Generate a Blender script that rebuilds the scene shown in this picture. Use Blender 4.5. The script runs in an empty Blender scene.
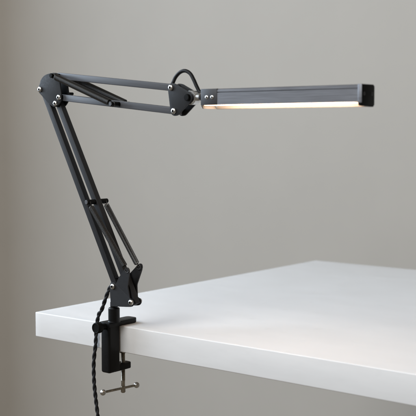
import bpy, bmesh, math, random
from mathutils import Vector, Matrix

random.seed(7)
SC = bpy.context.scene
COL = SC.collection
R = math.radians

# ------------------------------------------------------------------ camera
cam_data = bpy.data.cameras.new('camera')
cam = bpy.data.objects.new('camera', cam_data)
COL.objects.link(cam)
YAW, PITCH = -0.673, math.atan(78 / 1023.4)
fwd = Vector((math.sin(YAW) * math.cos(PITCH), math.cos(YAW) * math.cos(PITCH), -math.sin(PITCH)))
cam.location = (1.238, -1.105, 0.293)
cam.rotation_euler = fwd.to_track_quat('-Z', 'Y').to_euler()
cam_data.sensor_width = 36.0
cam_data.lens = 1023.4 / 416 * 36.0
cam_data.clip_start = 0.02
cam_data.clip_end = 60
cam_data.dof.use_dof = True
cam_data.dof.focus_distance = 1.53
cam_data.dof.aperture_fstop = 8.0
SC.camera = cam

# ------------------------------------------------------------------ world, light, exposure
world = bpy.data.worlds.new('World')
SC.world = world
world.use_nodes = True
bg = world.node_tree.nodes['Background']
bg.inputs['Color'].default_value = (1.0, 0.86, 0.68, 1)
bg.inputs['Strength'].default_value = 0.16

def area_light(name, loc, target, sx, sy, power, colour):
    d = bpy.data.lights.new(name, 'AREA')
    d.shape = 'RECTANGLE'; d.size = sx; d.size_y = sy
    d.energy = power; d.color = colour
    o = bpy.data.objects.new(name, d); COL.objects.link(o)
    o.location = loc
    o.rotation_euler = (Vector(target) - Vector(loc)).to_track_quat('-Z', 'Y').to_euler()
    return o
# a tall window to the left, and a broad soft fill added behind the camera
area_light('window_light', (-3.0, -1.0, 1.6), (0.0, -1.0, 1.6), 3.4, 2.6, 235.0, (0.71, 0.845, 1.0))
area_light('fill_light', (-0.2, -3.2, 2.5), (0.3, 0.3, 0.0), 2.5, 2.5, 118.0, (0.97, 0.99, 1.0))

SC.view_settings.view_transform = 'Standard'
SC.view_settings.look = 'None'
SC.view_settings.exposure = 0.0
SC.view_settings.gamma = 1.0

# ------------------------------------------------------------------ materials
def mat(name, base, rough=0.5, metal=0.0, spec=0.5, noise=None, bump=None, vary=0.0, coat=0.0):
    """noise = (sx, sy, sz) stretch of the texture, bump = strength, vary = brightness variation"""
    m = bpy.data.materials.new(name); m.use_nodes = True
    nt = m.node_tree; b = nt.nodes['Principled BSDF']
    b.inputs['Base Color'].default_value = (*base, 1)
    b.inputs['Roughness'].default_value = rough
    b.inputs['Metallic'].default_value = metal
    b.inputs['Specular IOR Level'].default_value = spec
    b.inputs['Coat Weight'].default_value = coat
    if noise:
        tc = nt.nodes.new('ShaderNodeTexCoord'); mp = nt.nodes.new('ShaderNodeMapping')
        mp.inputs['Scale'].default_value = noise
        nz = nt.nodes.new('ShaderNodeTexNoise'); nz.inputs['Scale'].default_value = 1.0
        nz.inputs['Detail'].default_value = 6; nz.inputs['Roughness'].default_value = 0.62
        nt.links.new(tc.outputs['Object'], mp.inputs['Vector'])
        nt.links.new(mp.outputs['Vector'], nz.inputs['Vector'])
        if vary:
            rmp = nt.nodes.new('ShaderNodeMapRange')
            rmp.inputs['From Min'].default_value = 0.3; rmp.inputs['From Max'].default_value = 0.7
            rmp.inputs['To Min'].default_value = 1 - vary; rmp.inputs['To Max'].default_value = 1 + vary
            mx = nt.nodes.new('ShaderNodeMix'); mx.data_type = 'RGBA'; mx.blend_type = 'MULTIPLY'
            mx.inputs[0].default_value = 1.0
            mx.inputs[6].default_value = (*base, 1)
            nt.links.new(nz.outputs['Fac'], rmp.inputs['Value'])
            nt.links.new(rmp.outputs['Result'], mx.inputs[7])
            nt.links.new(mx.outputs[2], b.inputs['Base Color'])
            rr = nt.nodes.new('ShaderNodeMapRange')
            rr.inputs['From Min'].default_value = 0.3; rr.inputs['From Max'].default_value = 0.7
            rr.inputs['To Min'].default_value = max(0.05, rough - 0.08); rr.inputs['To Max'].default_value = rough + 0.08
            nt.links.new(nz.outputs['Fac'], rr.inputs['Value'])
            nt.links.new(rr.outputs['Result'], b.inputs['Roughness'])
        if bump:
            bp = nt.nodes.new('ShaderNodeBump'); bp.inputs['Strength'].default_value = bump
            bp.inputs['Distance'].default_value = 0.0006
            nt.links.new(nz.outputs['Fac'], bp.inputs['Height'])
            nt.links.new(bp.outputs['Normal'], b.inputs['Normal'])
    return m

def painted_wood():
    """white brush-painted board: long faint brush strokes, soft mottling, a few rubbed spots"""
    m = bpy.data.materials.new('white_painted_wood'); m.use_nodes = True
    nt = m.node_tree; b = nt.nodes['Principled BSDF']; L = nt.links.new
    b.inputs['Specular IOR Level'].default_value = 0.4
    tc = nt.nodes.new('ShaderNodeTexCoord')
    def noise(scale, detail, rough):
        mp = nt.nodes.new('ShaderNodeMapping'); mp.inputs['Scale'].default_value = scale
        nz = nt.nodes.new('ShaderNodeTexNoise'); nz.inputs['Scale'].default_value = 1.0
        nz.inputs['Detail'].default_value = detail; nz.inputs['Roughness'].default_value = rough
        L(tc.outputs['Object'], mp.inputs['Vector']); L(mp.outputs['Vector'], nz.inputs['Vector'])
        return nz.outputs['Fac']
    def rng(src, f0, f1, t0, t1):
        r = nt.nodes.new('ShaderNodeMapRange')
        for k, v in zip(('From Min', 'From Max', 'To Min', 'To Max'), (f0, f1, t0, t1)): r.inputs[k].default_value = v
        L(src, r.inputs['Value']); return r.outputs['Result']
    def mul(a, c):
        n = nt.nodes.new('ShaderNodeMath'); n.operation = 'MULTIPLY'; L(a, n.inputs[0]); L(c, n.inputs[1]); return n.outputs[0]
    def add(a, c):
        n = nt.nodes.new('ShaderNodeMath'); n.operation = 'ADD'; L(a, n.inputs[0]); L(c, n.inputs[1]); return n.outputs[0]
    strokes = noise((5, 420, 520), 4, 0.6)
    mottle = noise((11, 30, 46), 5, 0.6)
    spots = noise((38, 38, 60), 3, 0.5)
    val = mul(mul(rng(strokes, 0.3, 0.7, 0.993, 1.0), rng(mottle, 0.32, 0.68, 0.967, 1.0)), rng(spots, 0.62, 0.78, 1.0, 0.962))
    mx = nt.nodes.new('ShaderNodeMix'); mx.data_type = 'RGBA'; mx.blend_type = 'MULTIPLY'
    mx.inputs[0].default_value = 1.0; mx.inputs[6].default_value = (0.806, 0.799, 0.795, 1)
    L(val, mx.inputs[7]); L(mx.outputs[2], b.inputs['Base Color'])
    L(rng(mottle, 0.3, 0.7, 0.38, 0.56), b.inputs['Roughness'])
    hgt = add(mul(strokes, rng(mottle, 0.3, 0.7, 0.06, 0.22)), mottle)
    bp = nt.nodes.new('ShaderNodeBump'); bp.inputs['Strength'].default_value = 0.30; bp.inputs['Distance'].default_value = 0.0007
    L(hgt, bp.inputs['Height']); L(bp.outputs['Normal'], b.inputs['Normal'])
    return m

M = {}
M['arm'] = mat('satin_black_anodised_bar', (0.076, 0.078, 0.087), 0.42, 0.0, 0.45, (16, 1400, 1400), 0.06, 0.14)
M['lower'] = mat('matt_black_bar', (0.020, 0.0203, 0.0225), 0.55, 0.0, 0.22, (60, 300, 300), 0.05, 0.15)
M['plate'] = mat('matt_black_plate', (0.022, 0.0225, 0.0245), 0.58, 0.0, 0.22, (400, 400, 400), 0.06, 0.12)
M['clamp'] = mat('black_powder_coat', (0.0055, 0.0055, 0.006), 0.40, 0.0, 0.22, (900, 900, 900), 0.12, 0.15)
M['cap'] = mat('black_plastic', (0.0045, 0.0045, 0.0045), 0.55, 0.0, 0.10, (900, 900, 900), 0.05, 0.1)
M['head'] = mat('brushed_dark_aluminium', (0.185, 0.188, 0.203), 0.42, 0.55, 0.5, (20, 1300, 1300), 0.12, 0.20)
M['block'] = mat('dark_grey_metal', (0.040, 0.040, 0.044), 0.5, 0.2, 0.5, (500, 500, 500), 0.04, 0.1)
M['spring'] = mat('black_spring_wire', (0.060, 0.058, 0.056), 0.30, 0.5, 0.5)
M['lip'] = mat('dull_raw_aluminium', (0.25, 0.25, 0.25), 0.6, 0.0, 0.2)
M['steel'] = mat('polished_steel', (0.60, 0.59, 0.57), 0.32, 1.0, 0.5, (500, 500, 500), 0.0, 0.12)
M['nickel'] = mat('aged_nickel', (0.40, 0.37, 0.32), 0.28, 1.0, 0.5, (300, 300, 300), 0.03, 0.25)
M['recess'] = mat('dark_recess', (0.02, 0.02, 0.02), 0.6, 0.0, 0.2)
M['rubber'] = mat('black_rubber_cable', (0.009, 0.009, 0.010), 0.5, 0.0, 0.25)
M['braid'] = mat('black_braided_cord', (0.010, 0.010, 0.012), 0.75, 0.0, 0.4, (1500, 1500, 1500), 0.4, 0.3)
M['table'] = painted_wood()
M['wall'] = mat('grey_plaster', (0.466, 0.433, 0.388), 0.9, 0.0, 0.2, (4.0, 4.0, 4.0), 0.05, 0.022)

def led_material():
    # lit opal diffuser; the row of diodes stops short of both ends, so the ends glow less
    m = bpy.data.materials.new('lit_led_diffuser'); m.use_nodes = True
    nt = m.node_tree; b = nt.nodes['Principled BSDF']
    b.inputs['Base Color'].default_value = (0.75, 0.72, 0.68, 1)
    b.inputs['Roughness'].default_value = 0.5
    b.inputs['Emission Color'].default_value = (1.0, 0.67, 0.44, 1)
    tc = nt.nodes.new('ShaderNodeTexCoord'); sp = nt.nodes.new('ShaderNodeSeparateXYZ')
    nt.links.new(tc.outputs['Generated'], sp.inputs[0])
    cr = nt.nodes.new('ShaderNodeValToRGB')
    els = cr.color_ramp.elements
    els[0].position = 0.0; els[0].color = (0.22, 0.22, 0.22, 1)
    els[1].position = 1.0; els[1].color = (0.16, 0.16, 0.16, 1)
    for p, v in ((0.06, 0.40), (0.16, 0.80), (0.30, 1.0), (0.90, 1.0), (0.975, 0.6)):
        e = els.new(p); e.color = (v, v, v, 1)
    nt.links.new(sp.outputs['X'], cr.inputs['Fac'])
    ml = nt.nodes.new('ShaderNodeMath'); ml.operation = 'MULTIPLY'; ml.inputs[1].default_value = LED_STRENGTH
    nt.links.new(cr.outputs['Color'], ml.inputs[0])
    nt.links.new(ml.outputs[0], b.inputs['Emission Strength'])
    return m
LED_STRENGTH = 18.0
M['led'] = led_material()

# ------------------------------------------------------------------ mesh helpers
def add_prism(bm, poly, axis, a, b, bev=0.0, seg=2):
    """poly in the plane perpendicular to axis: x -> (y,z), y -> (x,z), z -> (x,y)"""
    def P(p, t):
        return {'x': (t, p[0], p[1]), 'y': (p[0], t, p[1]), 'z': (p[0], p[1], t)}[axis]
    va = [bm.verts.new(P(p, a)) for p in poly]; vb = [bm.verts.new(P(p, b)) for p in poly]
    fs = [bm.faces.new(va), bm.faces.new(vb)]
    n = len(poly)
    for i in range(n):
        fs.append(bm.faces.new((va[i], va[(i + 1) % n], vb[(i + 1) % n], vb[i])))
    bmesh.ops.recalc_face_normals(bm, faces=fs)
    if bev:
        es = [e for e in {e for f in fs for e in f.edges} if e.calc_face_angle(0) > 0.6]
        bmesh.ops.bevel(bm, geom=es, offset=bev, segments=seg, profile=0.5, affect='EDGES', clamp_overlap=True)

def add_box(bm, x0, x1, y0, y1, z0, z1, bev=0.0, seg=2):
    add_prism(bm, [(x0, y0), (x1, y0), (x1, y1), (x0, y1)], 'z', z0, z1, bev, seg)

def add_lathe(bm, prof, origin, axis, n=32):
    """prof: list of (radius, distance along axis); closed at both ends"""
    axis = Vector(axis).normalized(); origin = Vector(origin)
    u = axis.orthogonal().normalized(); v = axis.cross(u)
    rings = []
    fs = []
    for r, h in prof:
        if r <= 1e-7:
            rings.append([bm.verts.new(origin + axis * h)])
        else:
            rings.append([bm.verts.new(origin + axis * h + (u * math.cos(2 * math.pi * k / n) + v * math.sin(2 * math.pi * k / n)) * r) for k in range(n)])
    for A, B in zip(rings[:-1], rings[1:]):
        for k in range(n):
            k2 = (k + 1) % n
            if len(A) == 1 and len(B) == 1: continue
            if len(A) == 1: fs.append(bm.faces.new((A[0], B[k], B[k2])))
            elif len(B) == 1: fs.append(bm.faces.new((A[k], A[k2], B[0])))
            else: fs.append(bm.faces.new((A[k], A[k2], B[k2], B[k])))
    if len(rings[0]) > 1: fs.append(bm.faces.new(rings[0]))
    if len(rings[-1]) > 1: fs.append(bm.faces.new(rings[-1]))
    bmesh.ops.recalc_face_normals(bm, faces=fs)

def add_cyl(bm, p, q, r, bev=0.0004, n=28):
    p = Vector(p); q = Vector(q); L = (q - p).length
    add_lathe(bm, [(0, 0), (r - bev, 0), (r, bev), (r, L - bev), (r - bev, L), (0, L)], p, q - p, n)

def add_tube(bm, pts, r, n=12):
    pts = [Vector(p) for p in pts]
    rf = r if callable(r) else (lambda i: r)
    t0 = (pts[1] - pts[0]).normalized(); u = t0.orthogonal().normalized()
    rings = []; fs = []
    for i, p in enumerate(pts):
        t = (pts[min(i + 1, len(pts) - 1)] - pts[max(i - 1, 0)]).normalized()
        u = (u - t * u.dot(t)).normalized(); v = t.cross(u)
        rings.append([bm.verts.new(p + (u * math.cos(2 * math.pi * k / n) + v * math.sin(2 * math.pi * k / n)) * rf(i)) for k in range(n)])
    for A, B in zip(rings[:-1], rings[1:]):
        for k in range(n):
            fs.append(bm.faces.new((A[k], A[(k + 1) % n], B[(k + 1) % n], B[k])))
    fs.append(bm.faces.new(rings[0])); fs.append(bm.faces.new(rings[-1]))
    bmesh.ops.recalc_face_normals(bm, faces=fs)

def smooth_path(pts, per=10):
    P = [Vector(p) for p in pts]
    P = [P[0] * 2 - P[1]] + P + [P[-1] * 2 - P[-2]]
    out = []
    for i in range(1, len(P) - 2):
        for k in range(per):
            t = k / per
            a, b, c, d = P[i - 1], P[i], P[i + 1], P[i + 2]
            out.append(0.5 * ((2 * b) + (c - a) * t + (2 * a - 5 * b + 4 * c - d) * t * t + (3 * b - a - 3 * c + d) * t ** 3))
    out.append(P[-2])
    return out

ROOT = None
BASE = Vector((0, 0, 0))
SIDE_X, SIDE_Y = -1.86, 0.56
def obj(name, bm, material, parent=None, smooth_angle=35):
    if parent is not None:
        bmesh.ops.translate(bm, verts=bm.verts, vec=-BASE)
    me = bpy.data.meshes.new(name)
    bm.to_mesh(me); bm.free()
    for p in me.polygons: p.use_smooth = True
    me.set_sharp_from_angle(angle=R(smooth_angle))
    for m in (material if isinstance(material, (list, tuple)) else [material]):
        me.materials.append(m)
    o = bpy.data.objects.new(name, me); COL.objects.link(o)
    if parent is not None: o.parent = parent
    return o
def new(): return bmesh.new()

# ------------------------------------------------------------------ setting: wall and table
bm = new(); add_box(bm, -4.0, 3.2, 1.30, 1.36, -1.6, 2.6)
wall = obj('wall', bm, M['wall']); wall['kind'] = 'structure'
wall['label'] = 'plain pale grey plaster wall out of focus behind the white table'

bm = new(); add_box(bm, SIDE_X - 0.06, SIDE_X, SIDE_Y, 1.2985, -1.6, 2.6)  # unseen slab added out of view, keeps window light off the wall's left end
side = obj('shade_wall', bm, M['wall']); side['kind'] = 'structure'
side['label'] = 'unseen grey wall piece added on the left to shade the end of the back wall'

TL, TW, TT = 1.75, 0.838, 0.04
bm = new(); add_box(bm, 0, TL, 0, TW, -TT, 0, 0.0017, 4)
for k in range(1, 120):                           # hand-planed edges: never perfectly straight
    bmesh.ops.bisect_plane(bm, geom=bm.verts[:] + bm.edges[:] + bm.faces[:], plane_co=(TL * k / 120, 0, 0), plane_no=(1, 0, 0))
from mathutils import noise as mnoise
for v in bm.verts:
    if v.co.y < 0.004:
        q = v.co
        v.co.y += 0.00030 * mnoise.noise(Vector((q.x * 16, 3.1, q.z * 30)))
        v.co.z += 0.00030 * mnoise.noise(Vector((q.x * 13, 9.7, (q.z > -0.02) * 5.0)))
table = obj('table', bm, M['table'])
table['label'] = 'thick white painted table top with a sharp corner carrying the black lamp'
table['category'] = 'table'

# ------------------------------------------------------------------ lamp
BASE = Vector((0.188, -0.013, 0.0075))
ROOT = bpy.data.objects.new('desk_lamp', None); COL.objects.link(ROOT)
ROOT.location = BASE
ROOT['label'] = 'black articulated desk lamp with lit bar head clamped to the white table edge'
ROOT['category'] = 'lamp'
YC = -0.013                         # mid plane of the arms

def bolt(name, x, y, z, d, parent, r=0.0043, h=0.0029, material=None, rec=0.42):
    """button head bolt with a socket, head growing along d (unit vector)"""
    bm = new()
    d = Vector(d)
    prof = [(0, 0), (r, 0), (r, h * .3), (r * .93, h * .62), (r * .74, h * .88), (r * (rec + .07), h), (r * rec, h), (r * rec, h * .45), (0, h * .35)]
    add_lathe(bm, prof, (x, y, z), d, 24)
    ob = obj(name, bm, [material or M['steel'], M['recess']], parent, 25)
    dl = d.normalized()
    o0 = Vector((x, y, z)) - BASE
    for p in ob.data.polygons:
        c = p.center - o0; rad = (c - dl * c.dot(dl)).length
        if rad < r * (rec + .01) and c.dot(dl) > 0: p.material_index = 1
    return ob

# --- clamp: one C-shaped casting
bm = new()
X0, X1 = 0.1712, 0.1895
WF, UT, LT = -0.0245, 0.0372, 0.0262          # web front, upper jaw tip, lower jaw tip
def rounded_tip(x0, x1, y0, y1, r=0.006):
    pts = [(x0, y0), (x1, y0)]
    for k in range(7):
        a = k / 6 * math.pi / 2
        pts.append((x1 - r + r * math.cos(a), y1 - r + r * math.sin(a)))
    for k in range(7):
        a = math.pi / 2 + k / 6 * math.pi / 2
        pts.append((x0 + r + r * math.cos(a), y1 - r + r * math.sin(a)))
    return pts
add_box(bm, X0, X1, WF, -0.0006, -0.0690, 0.0070, 0.0036, 4)
add_prism(bm, rounded_tip(X0 - 0.0015, X1 + 0.001, WF - 0.0008, UT), 'z', 0.0004, 0.0078, 0.0011, 2)
add_prism(bm, rounded_tip(X0 + 0.0006, X1 - 0.0006, -0.012, LT), 'z', -0.0686, -0.0590, 0.0012, 2)
clamp = obj('clamp', bm, M['clamp'], ROOT)

# knurled thumb screw on the web's front
bm = new()
kc = (0.1812, -0.0450, 0.0022)
prof = [(0, 0.0010), (0.0060, 0.0008), (0.0068, 0), (0.0078, 0.0007), (0.0082, 0.0018), (0.0082, 0.0088), (0.0076, 0.0098), (0.0048, 0.0100), (0.0048, 0.0212), (0, 0.0212)]
add_lathe(bm, prof, kc, (0, 1, 0), 60)
for v in bm.verts:
    rad = math.hypot(v.co.x - kc[0], v.co.z - kc[2])
    if rad > 0.0080:
        a = math.atan2(v.co.z - kc[2], v.co.x - kc[0])
        s = 1 + 0.016 * (1 if int(round((a + math.pi) / (2 * math.pi) * 60)) % 2 else -1)
        v.co.x = kc[0] + (v.co.x - kc[0]) * s; v.co.z = kc[2] + (v.co.z - kc[2]) * s
obj('thumb_knob', bm, M['cap'], clamp)

# threaded clamp screw with pad, hub and sliding tommy bar
sx, sy = 0.1802, 0.0145
bm = new()
add_lathe(bm, [(0, 0), (0.0062, 0), (0.0066, 0.0006), (0.0066, 0.0030), (0.0050, 0.0044), (0, 0.0044)], (sx, sy, -0.0402), (0, 0, -1), 28)
zs = -0.0440; prof = [(0, 0)]
h = 0
while h < 0.0440:                                 # fine screw thread
    prof += [(0.00335, h), (0.00295, h + 0.0005)]; h += 0.0010
prof += [(0.0030, h), (0.0030, h + 0.008), (0.0036, h + 0.0086), (0.0036, h + 0.0170), (0.0026, h + 0.0182), (0, h + 0.0182)]
add_lathe(bm, prof, (sx, sy, zs), (0, 0, -1), 24)
screw = obj('clamp_screw', bm, M['nickel'], clamp)
bm = new()
hz = -0.0992; dv = Vector((0.14, 0.99, 0)).normalized()
hp = Vector((sx, sy, hz)); pa = hp - dv * 0.0385; pb = hp + dv * 0.0265
add_cyl(bm, pa, pb, 0.0019)
obj('screw_handle', bm, M['nickel'], clamp)
for pe in (pa, pb):
    bm = new()
    bmesh.ops.create_uvsphere(bm, u_segments=24, v_segments=16, radius=0.0046, matrix=Matrix.Translation(pe))
    obj('handle_ball', bm, M['steel'], clamp)

# --- post
bm = new()
add_lathe(bm, [(0, 0.0), (0.0093, 0.0), (0.0093, 0.0010), (0.0086, 0.0018), (0.0086, 0.0205), (0.0076, 0.0218), (0.0056, 0.0220), (0.0056, 0.0300), (0, 0.0300)], (0.1885, YC, 0.0077), (0, 0, 1), 40)
obj('post', bm, M['clamp'], ROOT)
bm = new()
add_prism(bm, [(0.1925, 0.0345), (0.2200, 0.0385), (0.2140, 0.0520), (0.1935, 0.0560)], 'y', YC - 0.0063, YC + 0.0063, 0.0006)
obj('pivot_block', bm, M['clamp'], ROOT)

# --- arms
P1, P2 = Vector((0.1955, 0, 0.0628)), Vector((0.2315, 0, 0.0427))
p1, p3 = Vector((0.0425, 0, 0.3556)), Vector((0.0767, 0, 0.3334))
P3, P4 = Vector((0.0846, 0, 0.3424)), Vector((0.0800, 0, 0.3752))
t1, t2 = Vector((0.3092, 0, 0.3515)), Vector((0.3143, 0, 0.3191))
def bar(name, a, b, w, y0, y1, ea, eb, parent, material):
    d = (b - a).normalized(); nrm = Vector((-d.z, 0, d.x))
    a2 = a - d * ea; b2 = b + d * eb
    poly = [(q.x, q.z) for q in (a2 - nrm * w / 2, b2 - nrm * w / 2, b2 + nrm * w / 2, a2 + nrm * w / 2)]
    # mesh laid along its own axis so that the brushed grain follows the bar
    L = (b2 - a2).length
    bm = new()
    add_box(bm, 0, L, y0, y1, -w / 2, w / 2, 0.0009, 3)
    me_o = obj(name, bm, material, None)
    me_o.parent = parent
    rot = Matrix(((d.x, 0, nrm.x), (0, 1, 0), (d.z, 0, nrm.z))).to_4x4()
    me_o.matrix_local = Matrix.Translation(a2 - BASE) @ rot
    return me_o
bar_a = bar('lower_arm_bar', P1, p1, 0.0096, YC - 0.0050, YC + 0.0050, 0.004, 0.004, ROOT, M['lower'])
bar_b = bar('lower_arm_bar', P2, p3, 0.0096, YC - 0.0050, YC + 0.0050, 0.004, 0.0025, ROOT, M['lower'])
bar_c = bar('upper_arm_bar', P4, t1, 0.0098, YC - 0.0048, YC + 0.0048, 0.003, 0.004, ROOT, M['arm'])
bar_d = bar('upper_arm_bar', P3, t2, 0.0098, YC - 0.0048, YC + 0.0048, 0.0025, 0.004, ROOT, M['arm'])

FRONT, BACK = -0.0218, -0.0042      # outer faces of the two cheek plates
TH = 0.0020
def rounded(poly, r=0.002, k=4):
    """soften each corner of an outline"""
    out = []; m = len(poly)
    for i in range(m):
        p = Vector(poly[i]); a = Vector(poly[i - 1]); b = Vector(poly[(i + 1) % m])
        ra = min(r, (a - p).length * .45); rb = min(r, (b - p).length * .45)
        s = p + (a - p).normalized() * ra; e = p + (b - p).normalized() * rb
        for j in range(k + 1):
            t = j / k
            q = s * (1 - t) ** 2 + p * 2 * t * (1 - t) + e * t * t
            out.append((q.x, q.y))
    return out
def cheek(name, poly, front, material, parent):
    bm = new()
    y0 = FRONT if front else BACK - TH
    add_prism(bm, poly, 'y', y0, y0 + TH, 0.0004, 2)
    return obj(name, bm, material, parent)

elbow = rounded([(0.0404, 0.3614), (0.0440, 0.3709), (0.0527, 0.3773), (0.0635, 0.3795), (0.0759, 0.3802), (0.0826, 0.3785), (0.0860, 0.3670), (0.0880, 0.3551), (0.0899, 0.3434), (0.0878, 0.3362), (0.0806, 0.3287), (0.0718, 0.3279), (0.064, 0.332), (0.0485, 0.3438), (0.0388, 0.3512), (0.0366, 0.3572)], 0.004)
tri = rounded([(0.3030, 0.3500), (0.3052, 0.3560), (0.3088, 0.3578), (0.3160, 0.3570), (0.3420, 0.3446), (0.3462, 0.3412), (0.3478, 0.3373), (0.3462, 0.3333), (0.3425, 0.3303), (0.3215, 0.3130), (0.3140, 0.3122), (0.3088, 0.3150), (0.3074, 0.3200)], 0.003)

for front in (True, False):
    s = -1 if front else 1
    yo = FRONT if front else BACK
    pl = cheek('elbow_plate', elbow, front, M['plate'], ROOT)
    for q in (p1, P3, p3):
        bolt('bolt', q.x, yo, q.z, (0, s, 0), pl)
    pl = cheek('head_plate', tri, front, M['plate'], ROOT)
    for q in (t1, t2):
        bolt('bolt', q.x, yo, q.z, (0, s, 0), pl)
    bm = new()
    add_lathe(bm, [(0, 0), (0.0046, 0), (0.0046, 0.0032), (0.0040, 0.0040), (0, 0.0041)], (0.3395, yo, 0.3374), (0, s, 0), 28)
    obj('pivot_cap', bm, M['cap'], pl)

# base bracket: two cheeks, their spring lugs bent outwards along the crease
def base_cheek(front):
    s = -1 if front else 1
    yo = FRONT if front else BACK
    bm = new()
    tri_p = rounded([(0.1880, 0.0600), (0.1890, 0.0655), (0.1930, 0.0690), (0.1975, 0.0690), (0.2268, 0.0500), (0.2352, 0.0455), (0.2368, 0.0412), (0.2340, 0.0372), (0.2299, 0.0359), (0.2209, 0.0350), (0.1904, 0.0326)], 0.0025)
    y0 = yo if front else yo - TH
    add_prism(bm, tri_p, 'y', y0, y0 + TH, 0.0004, 2)
    # lug
    ca, cb = Vector((0.2010, 0.0668)), Vector((0.2290, 0.0485))
    lug = [(0.2010, 0.0668), (0.2085, 0.0770), (0.2222, 0.0898), (0.2250, 0.0932), (0.2286, 0.0947), (0.2318, 0.0937), (0.2334, 0.0905), (0.2326, 0.0850), (0.2262, 0.0660), (0.2290, 0.0485)]
    if not front:
        lug = [(x, z + max(0, z - 0.066) * 0.10) for x, z in lug]
    lug = lug[:1] + rounded(lug, 0.0025)[5:-5] + lug[-1:]
    dirc = (cb - ca).normalized(); up = Vector((-dirc.y, dirc.x)); 
    if up.y < 0: up = -up
    ym = yo - s * TH / 2
    b2 = new()
    va, vb = [], []
    for q in lug:
        hgt = (Vector(q) - ca).dot(up)
        hgt = max(hgt, 0)
        yb = ym + s * hgt * 0.16
        va.append(b2.verts.new((q[0], yb - TH / 2, q[1]))); vb.append(b2.verts.new((q[0], yb + TH / 2, q[1])))
    fs = [b2.faces.new(va), b2.faces.new(list(reversed(vb)))]
    m = len(lug)
    for i in range(m): fs.append(b2.faces.new((va[i], va[(i + 1) % m], vb[(i + 1) % m], vb[i])))
    bmesh.ops.recalc_face_normals(b2, faces=fs)
    me = bpy.data.meshes.new('tmp'); b2.to_mesh(me); b2.free(); bm.from_mesh(me); bpy.data.meshes.remove(me)
    pl = obj('base_bracket', bm, M['plate'], ROOT, 20)
    for q in (P1, P2):
        bolt('bolt', q.x, yo, q.z, (0, s, 0), pl)
    return pl
base_cheek(True); base_cheek(False)

# dark pivot sleeves between bars and cheeks, and the long pin end behind the elbow
for q in (p1, p3, P3, t1, t2, P1, P2):
    for ya, yb in ((FRONT + TH + 0.0001, YC - 0.0052), (YC + 0.0052, BACK - TH - 0.0001)):
        bm = new(); add_cyl(bm, (q.x, ya, q.z), (q.x, yb, q.z), 0.0050)
        obj('pivot_washer', bm, M['cap'], ROOT)
bm = new(); add_cyl(bm, (0.0772, BACK + 0.0002, 0.3490), (0.0772, 0.0145, 0.3490), 0.0022)
obj('pivot_pin', bm, M['cap'], ROOT)

# --- cross rods that carry the springs
YF, YB = -0.0350, 0.0085            # rod ends
SF, SB = -0.0302, 0.0032            # spring planes
rodA = Vector((0.1550, 0, 0.1862))  # half way up the lower arm
rodB = Vector((0.0805, 0, 0.3752))  # top of elbow
rodC = Vector((0.2055, 0, 0.3304))  # on the upper arm's lower bar
for q, r in ((rodA, 0.0037), (rodB, 0.0034), (rodC, 0.0036)):
    bm = new()
    add_cyl(bm, (q.x, YF, q.z), (q.x, YB, q.z), r, 0.0006)
    rod = obj('spring_rod', bm, M['cap'], ROOT)
    if q is not rodB:
        bm = new()
        add_cyl(bm, (q.x, YF - 0.0010, q.z), (q.x, YF - 0.0001, q.z), r * 0.86, 0.0004)
        obj('rod_end', bm, M['arm'], rod)

def spring(a, b, ra=0.0039, wire=0.00055, pitch=0.00130, hook=0.0065):
    a = Vector(a); b = Vector(b); d = (b - a).normalized(); L = (b - a).length
    u = Vector((0, 1, 0)); v = d.cross(u).normalized()
    pts = [a]
    s0, s1 = hook, L - hook
    turns = (s1 - s0) / pitch; steps = int(turns * 14)
    pts.append(a + d * (s0 - 0.004))
    for i in range(steps + 1):
        t = i / steps; ang = 2 * math.pi * turns * t
        end = min(1.0, i / 14.0, (steps - i) / 14.0)
        rr = ra * (0.25 + 0.75 * end)
        pts.append(a + d * (s0 + (s1 - s0) * t) + (u * math.cos(ang) + v * math.sin(ang)) * rr)
    pts.append(a + d * (s1 + 0.004)); pts.append(b)
    bm = new(); add_tube(bm, pts, wire, 6)
    # hook loops at both ends
    for c, sg in ((a, 1), (b, -1)):
        loop = [c + (d * math.cos(k / 18 * 2 * math.pi) * sg + v * math.sin(k / 18 * 2 * math.pi)) * 0.0036 for k in range(17)]
        add_tube(bm, loop, wire * 1.25, 6)
    return obj('spring', bm, M['spring'], ROOT, 80)
lugF, lugB = -0.0264, 0.0004
spring((rodA.x, SF, rodA.z - 0.001), (0.2290, lugF - 0.001, 0.0905))
spring((rodA.x, SB, rodA.z - 0.001), (0.2290, lugB - 0.0030, 0.0925), 0.0038, 0.00052, 0.00148, 0.005)
spring((rodB.x, SF, rodB.z), (rodC.x, SF, rodC.z), 0.0044, 0.00066, 0.00150, 0.006)
spring((rodB.x, SB, rodB.z), (rodC.x, SB, rodC.z), 0.0044, 0.00066, 0.00150, 0.006)

# --- swivel joint between the head plates and the lamp head
bm = new()
kx, kz = 0.3412, 0.3372
add_lathe(bm, [(0, 0), (0.0090, 0), (0.0098, 0.0008), (0.0098, 0.0118), (0.0090, 0.0126), (0, 0.0126)], (kx, YC - 0.0063, kz), (0, 1, 0), 40)
add_lathe(bm, [(0, 0), (0.0062, 0), (0.0062, 0.0070), (0.0050, 0.0080), (0, 0.0080)], (kx + 0.0075, YC, kz), (1, 0, 0), 32)
sw = obj('swivel_joint', bm, M['steel'], ROOT)
bm = new(); add_cyl(bm, (kx + 0.0150, YC, kz), (0.3672, YC, kz), 0.0032)
obj('swivel_rod', bm, M['block'], sw)

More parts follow.
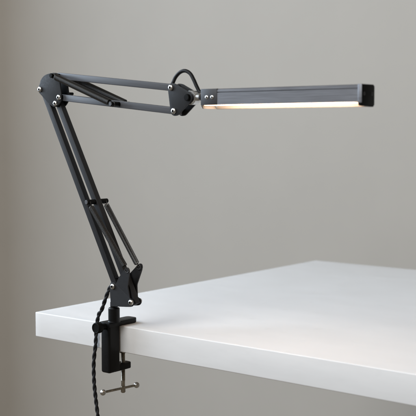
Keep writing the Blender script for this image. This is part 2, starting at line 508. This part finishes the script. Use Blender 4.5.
# --- lamp head
HX0, HX1, HX2, HX3 = 0.3668, 0.3945, 0.6088, 0.6146
YN, YFAR = -0.0275, 0.0028
ZT, ZB = 0.3478, 0.3266
sec = [(YN + 0.0016, ZT - 0.0044), (YN + 0.0016, ZT - 0.0053), (YN, ZT - 0.0054), (YN, ZB), (YFAR, ZB), (YFAR, ZT - 0.0012), (YFAR - 0.0012, ZT), (YN + 0.0022, ZT), (YN + 0.0006, ZT - 0.0011), (YN, ZT - 0.0020), (YN, ZT - 0.0043)]
bm = new(); add_prism(bm, sec, 'x', HX1, HX2)
head = obj('lamp_head', bm, M['head'], ROOT, 20)
bm = new()
dsec = [(YN + 0.0030, ZB - 0.0002), (YN + 0.0034, ZB - 0.0008), (YFAR - 0.0030, ZB - 0.0008), (YFAR - 0.0026, ZB - 0.0002)]
add_prism(bm, dsec, 'x', HX0 + 0.0030, HX2 - 0.0036)
obj('light_strip', bm, M['led'], head)
bm = new()
add_prism(bm, [(YFAR - 0.0016, ZB - 0.0001), (YFAR - 0.0016, ZB - 0.0047), (YFAR - 0.0011, ZB - 0.0053), (YFAR - 0.0004, ZB - 0.0053), (YFAR - 0.0002, ZB - 0.0047), (YFAR - 0.0002, ZB - 0.0001)], 'x', HX0 + 0.0050, HX2 - 0.0002)
obj('reflector_lip', bm, M['lip'], head)
bm = new()
cap = [(YN - 0.0003, ZB - 0.0006), (YN - 0.0003, ZT + 0.0003), (YFAR - 0.0022, ZT + 0.0003), (YFAR + 0.0003, ZT - 0.0020), (YFAR + 0.0003, ZB - 0.0030), (YFAR - 0.0024, ZB - 0.0056), (YN + 0.0024, ZB - 0.0044)]
add_prism(bm, cap, 'x', HX2, HX3, 0.0005, 2)
capo = obj('end_cap', bm, [M['cap'], M['head']], head)
for p in capo.data.polygons:                      # black end plate, its rim anodised like the housing
    if p.normal.y < -0.9: p.material_index = 1
for yy in (YN + 0.0052, YFAR - 0.0062):
    bolt('cap_screw', HX3, yy, 0.3367, (1, 0, 0), capo, 0.0021, 0.0006, M['block'])
bm = new()
bsec = [(YN - 0.0005, ZB - 0.0002), (YN - 0.0005, ZT + 0.0002), (YFAR + 0.0004, ZT + 0.0002), (YFAR + 0.0004, ZB - 0.0002)]
add_prism(bm, bsec, 'x', HX0, HX1, 0.0005, 2)
blk = obj('mounting_block', bm, M['block'], head)
bm = new()
add_prism(bm, [(HX0 + 0.0003, ZB - 0.0004), (HX0 + 0.0018, ZB - 0.0004), (HX0 + 0.0042, ZB - 0.0050), (HX0 + 0.0030, ZB - 0.0050)], 'y', YN + 0.0001, YFAR - 0.0003)
es = obj('end_stop', bm, [M['cap'], M['lip']], head)
for p in es.data.polygons:                        # raw metal inside, black outside
    if p.normal.x > 0.6: p.material_index = 1
for xx in (0.3772, 0.3865):
    bolt('socket_screw', xx, YN - 0.0005, 0.3366, (0, -1, 0), blk, 0.0027, 0.0009, None, 0.5)

# --- cables
cab = smooth_path([(0.2990, -0.0130, 0.3505), (0.3010, -0.0090, 0.3580), (0.3045, -0.0065, 0.3668), (0.3124, -0.006, 0.3732), (0.3216, -0.006, 0.3749), (0.3306, -0.006, 0.3706), (0.3371, -0.006, 0.3615), (0.3422, -0.006, 0.3526), (0.3478, -0.006, 0.3452), (0.3580, -0.006, 0.3420), (0.3690, -0.006, 0.3415)], 10)
bm = new(); add_tube(bm, cab, 0.0026, 14)
obj('head_cable', bm, M['rubber'], ROOT)

cord = smooth_path([(0.1960, -0.0130, 0.0760), (0.1872, -0.0125, 0.0668), (0.1778, -0.0120, 0.0556), (0.1685, -0.0112, 0.0386), (0.1575, -0.0075, 0.0220), (0.1492, -0.0055, 0.0130), (0.1438, -0.0050, -0.0070), (0.1412, -0.0050, -0.0350), (0.1372, -0.0050, -0.0619), (0.1374, -0.0050, -0.0899), (0.1400, -0.0050, -0.1130), (0.1450, -0.0050, -0.1450), (0.1490, -0.0050, -0.1750), (0.1480, -0.0030, -0.2400), (0.1420, 0.0, -0.3300)], 26)
dist = [0.0]
for a, b in zip(cord[:-1], cord[1:]): dist.append(dist[-1] + (b - a).length)
bm = new()
for ph in (0.0, math.pi):
    u = Vector((0, 1, 0)); pts = []
    for i, p in enumerate(cord):
        t = (cord[min(i + 1, len(cord) - 1)] - cord[max(i - 1, 0)]).normalized()
        uu = (u - t * u.dot(t)).normalized(); vv = t.cross(uu)
        a = dist[i] / 0.024 * 2 * math.pi + ph + 0.5 * math.sin(dist[i] * 61)
        pts.append(p + (uu * math.cos(a) + vv * math.sin(a)) * 0.00105)
    add_tube(bm, pts, 0.0021, 12)
obj('power_cord', bm, M['braid'], ROOT, 80)
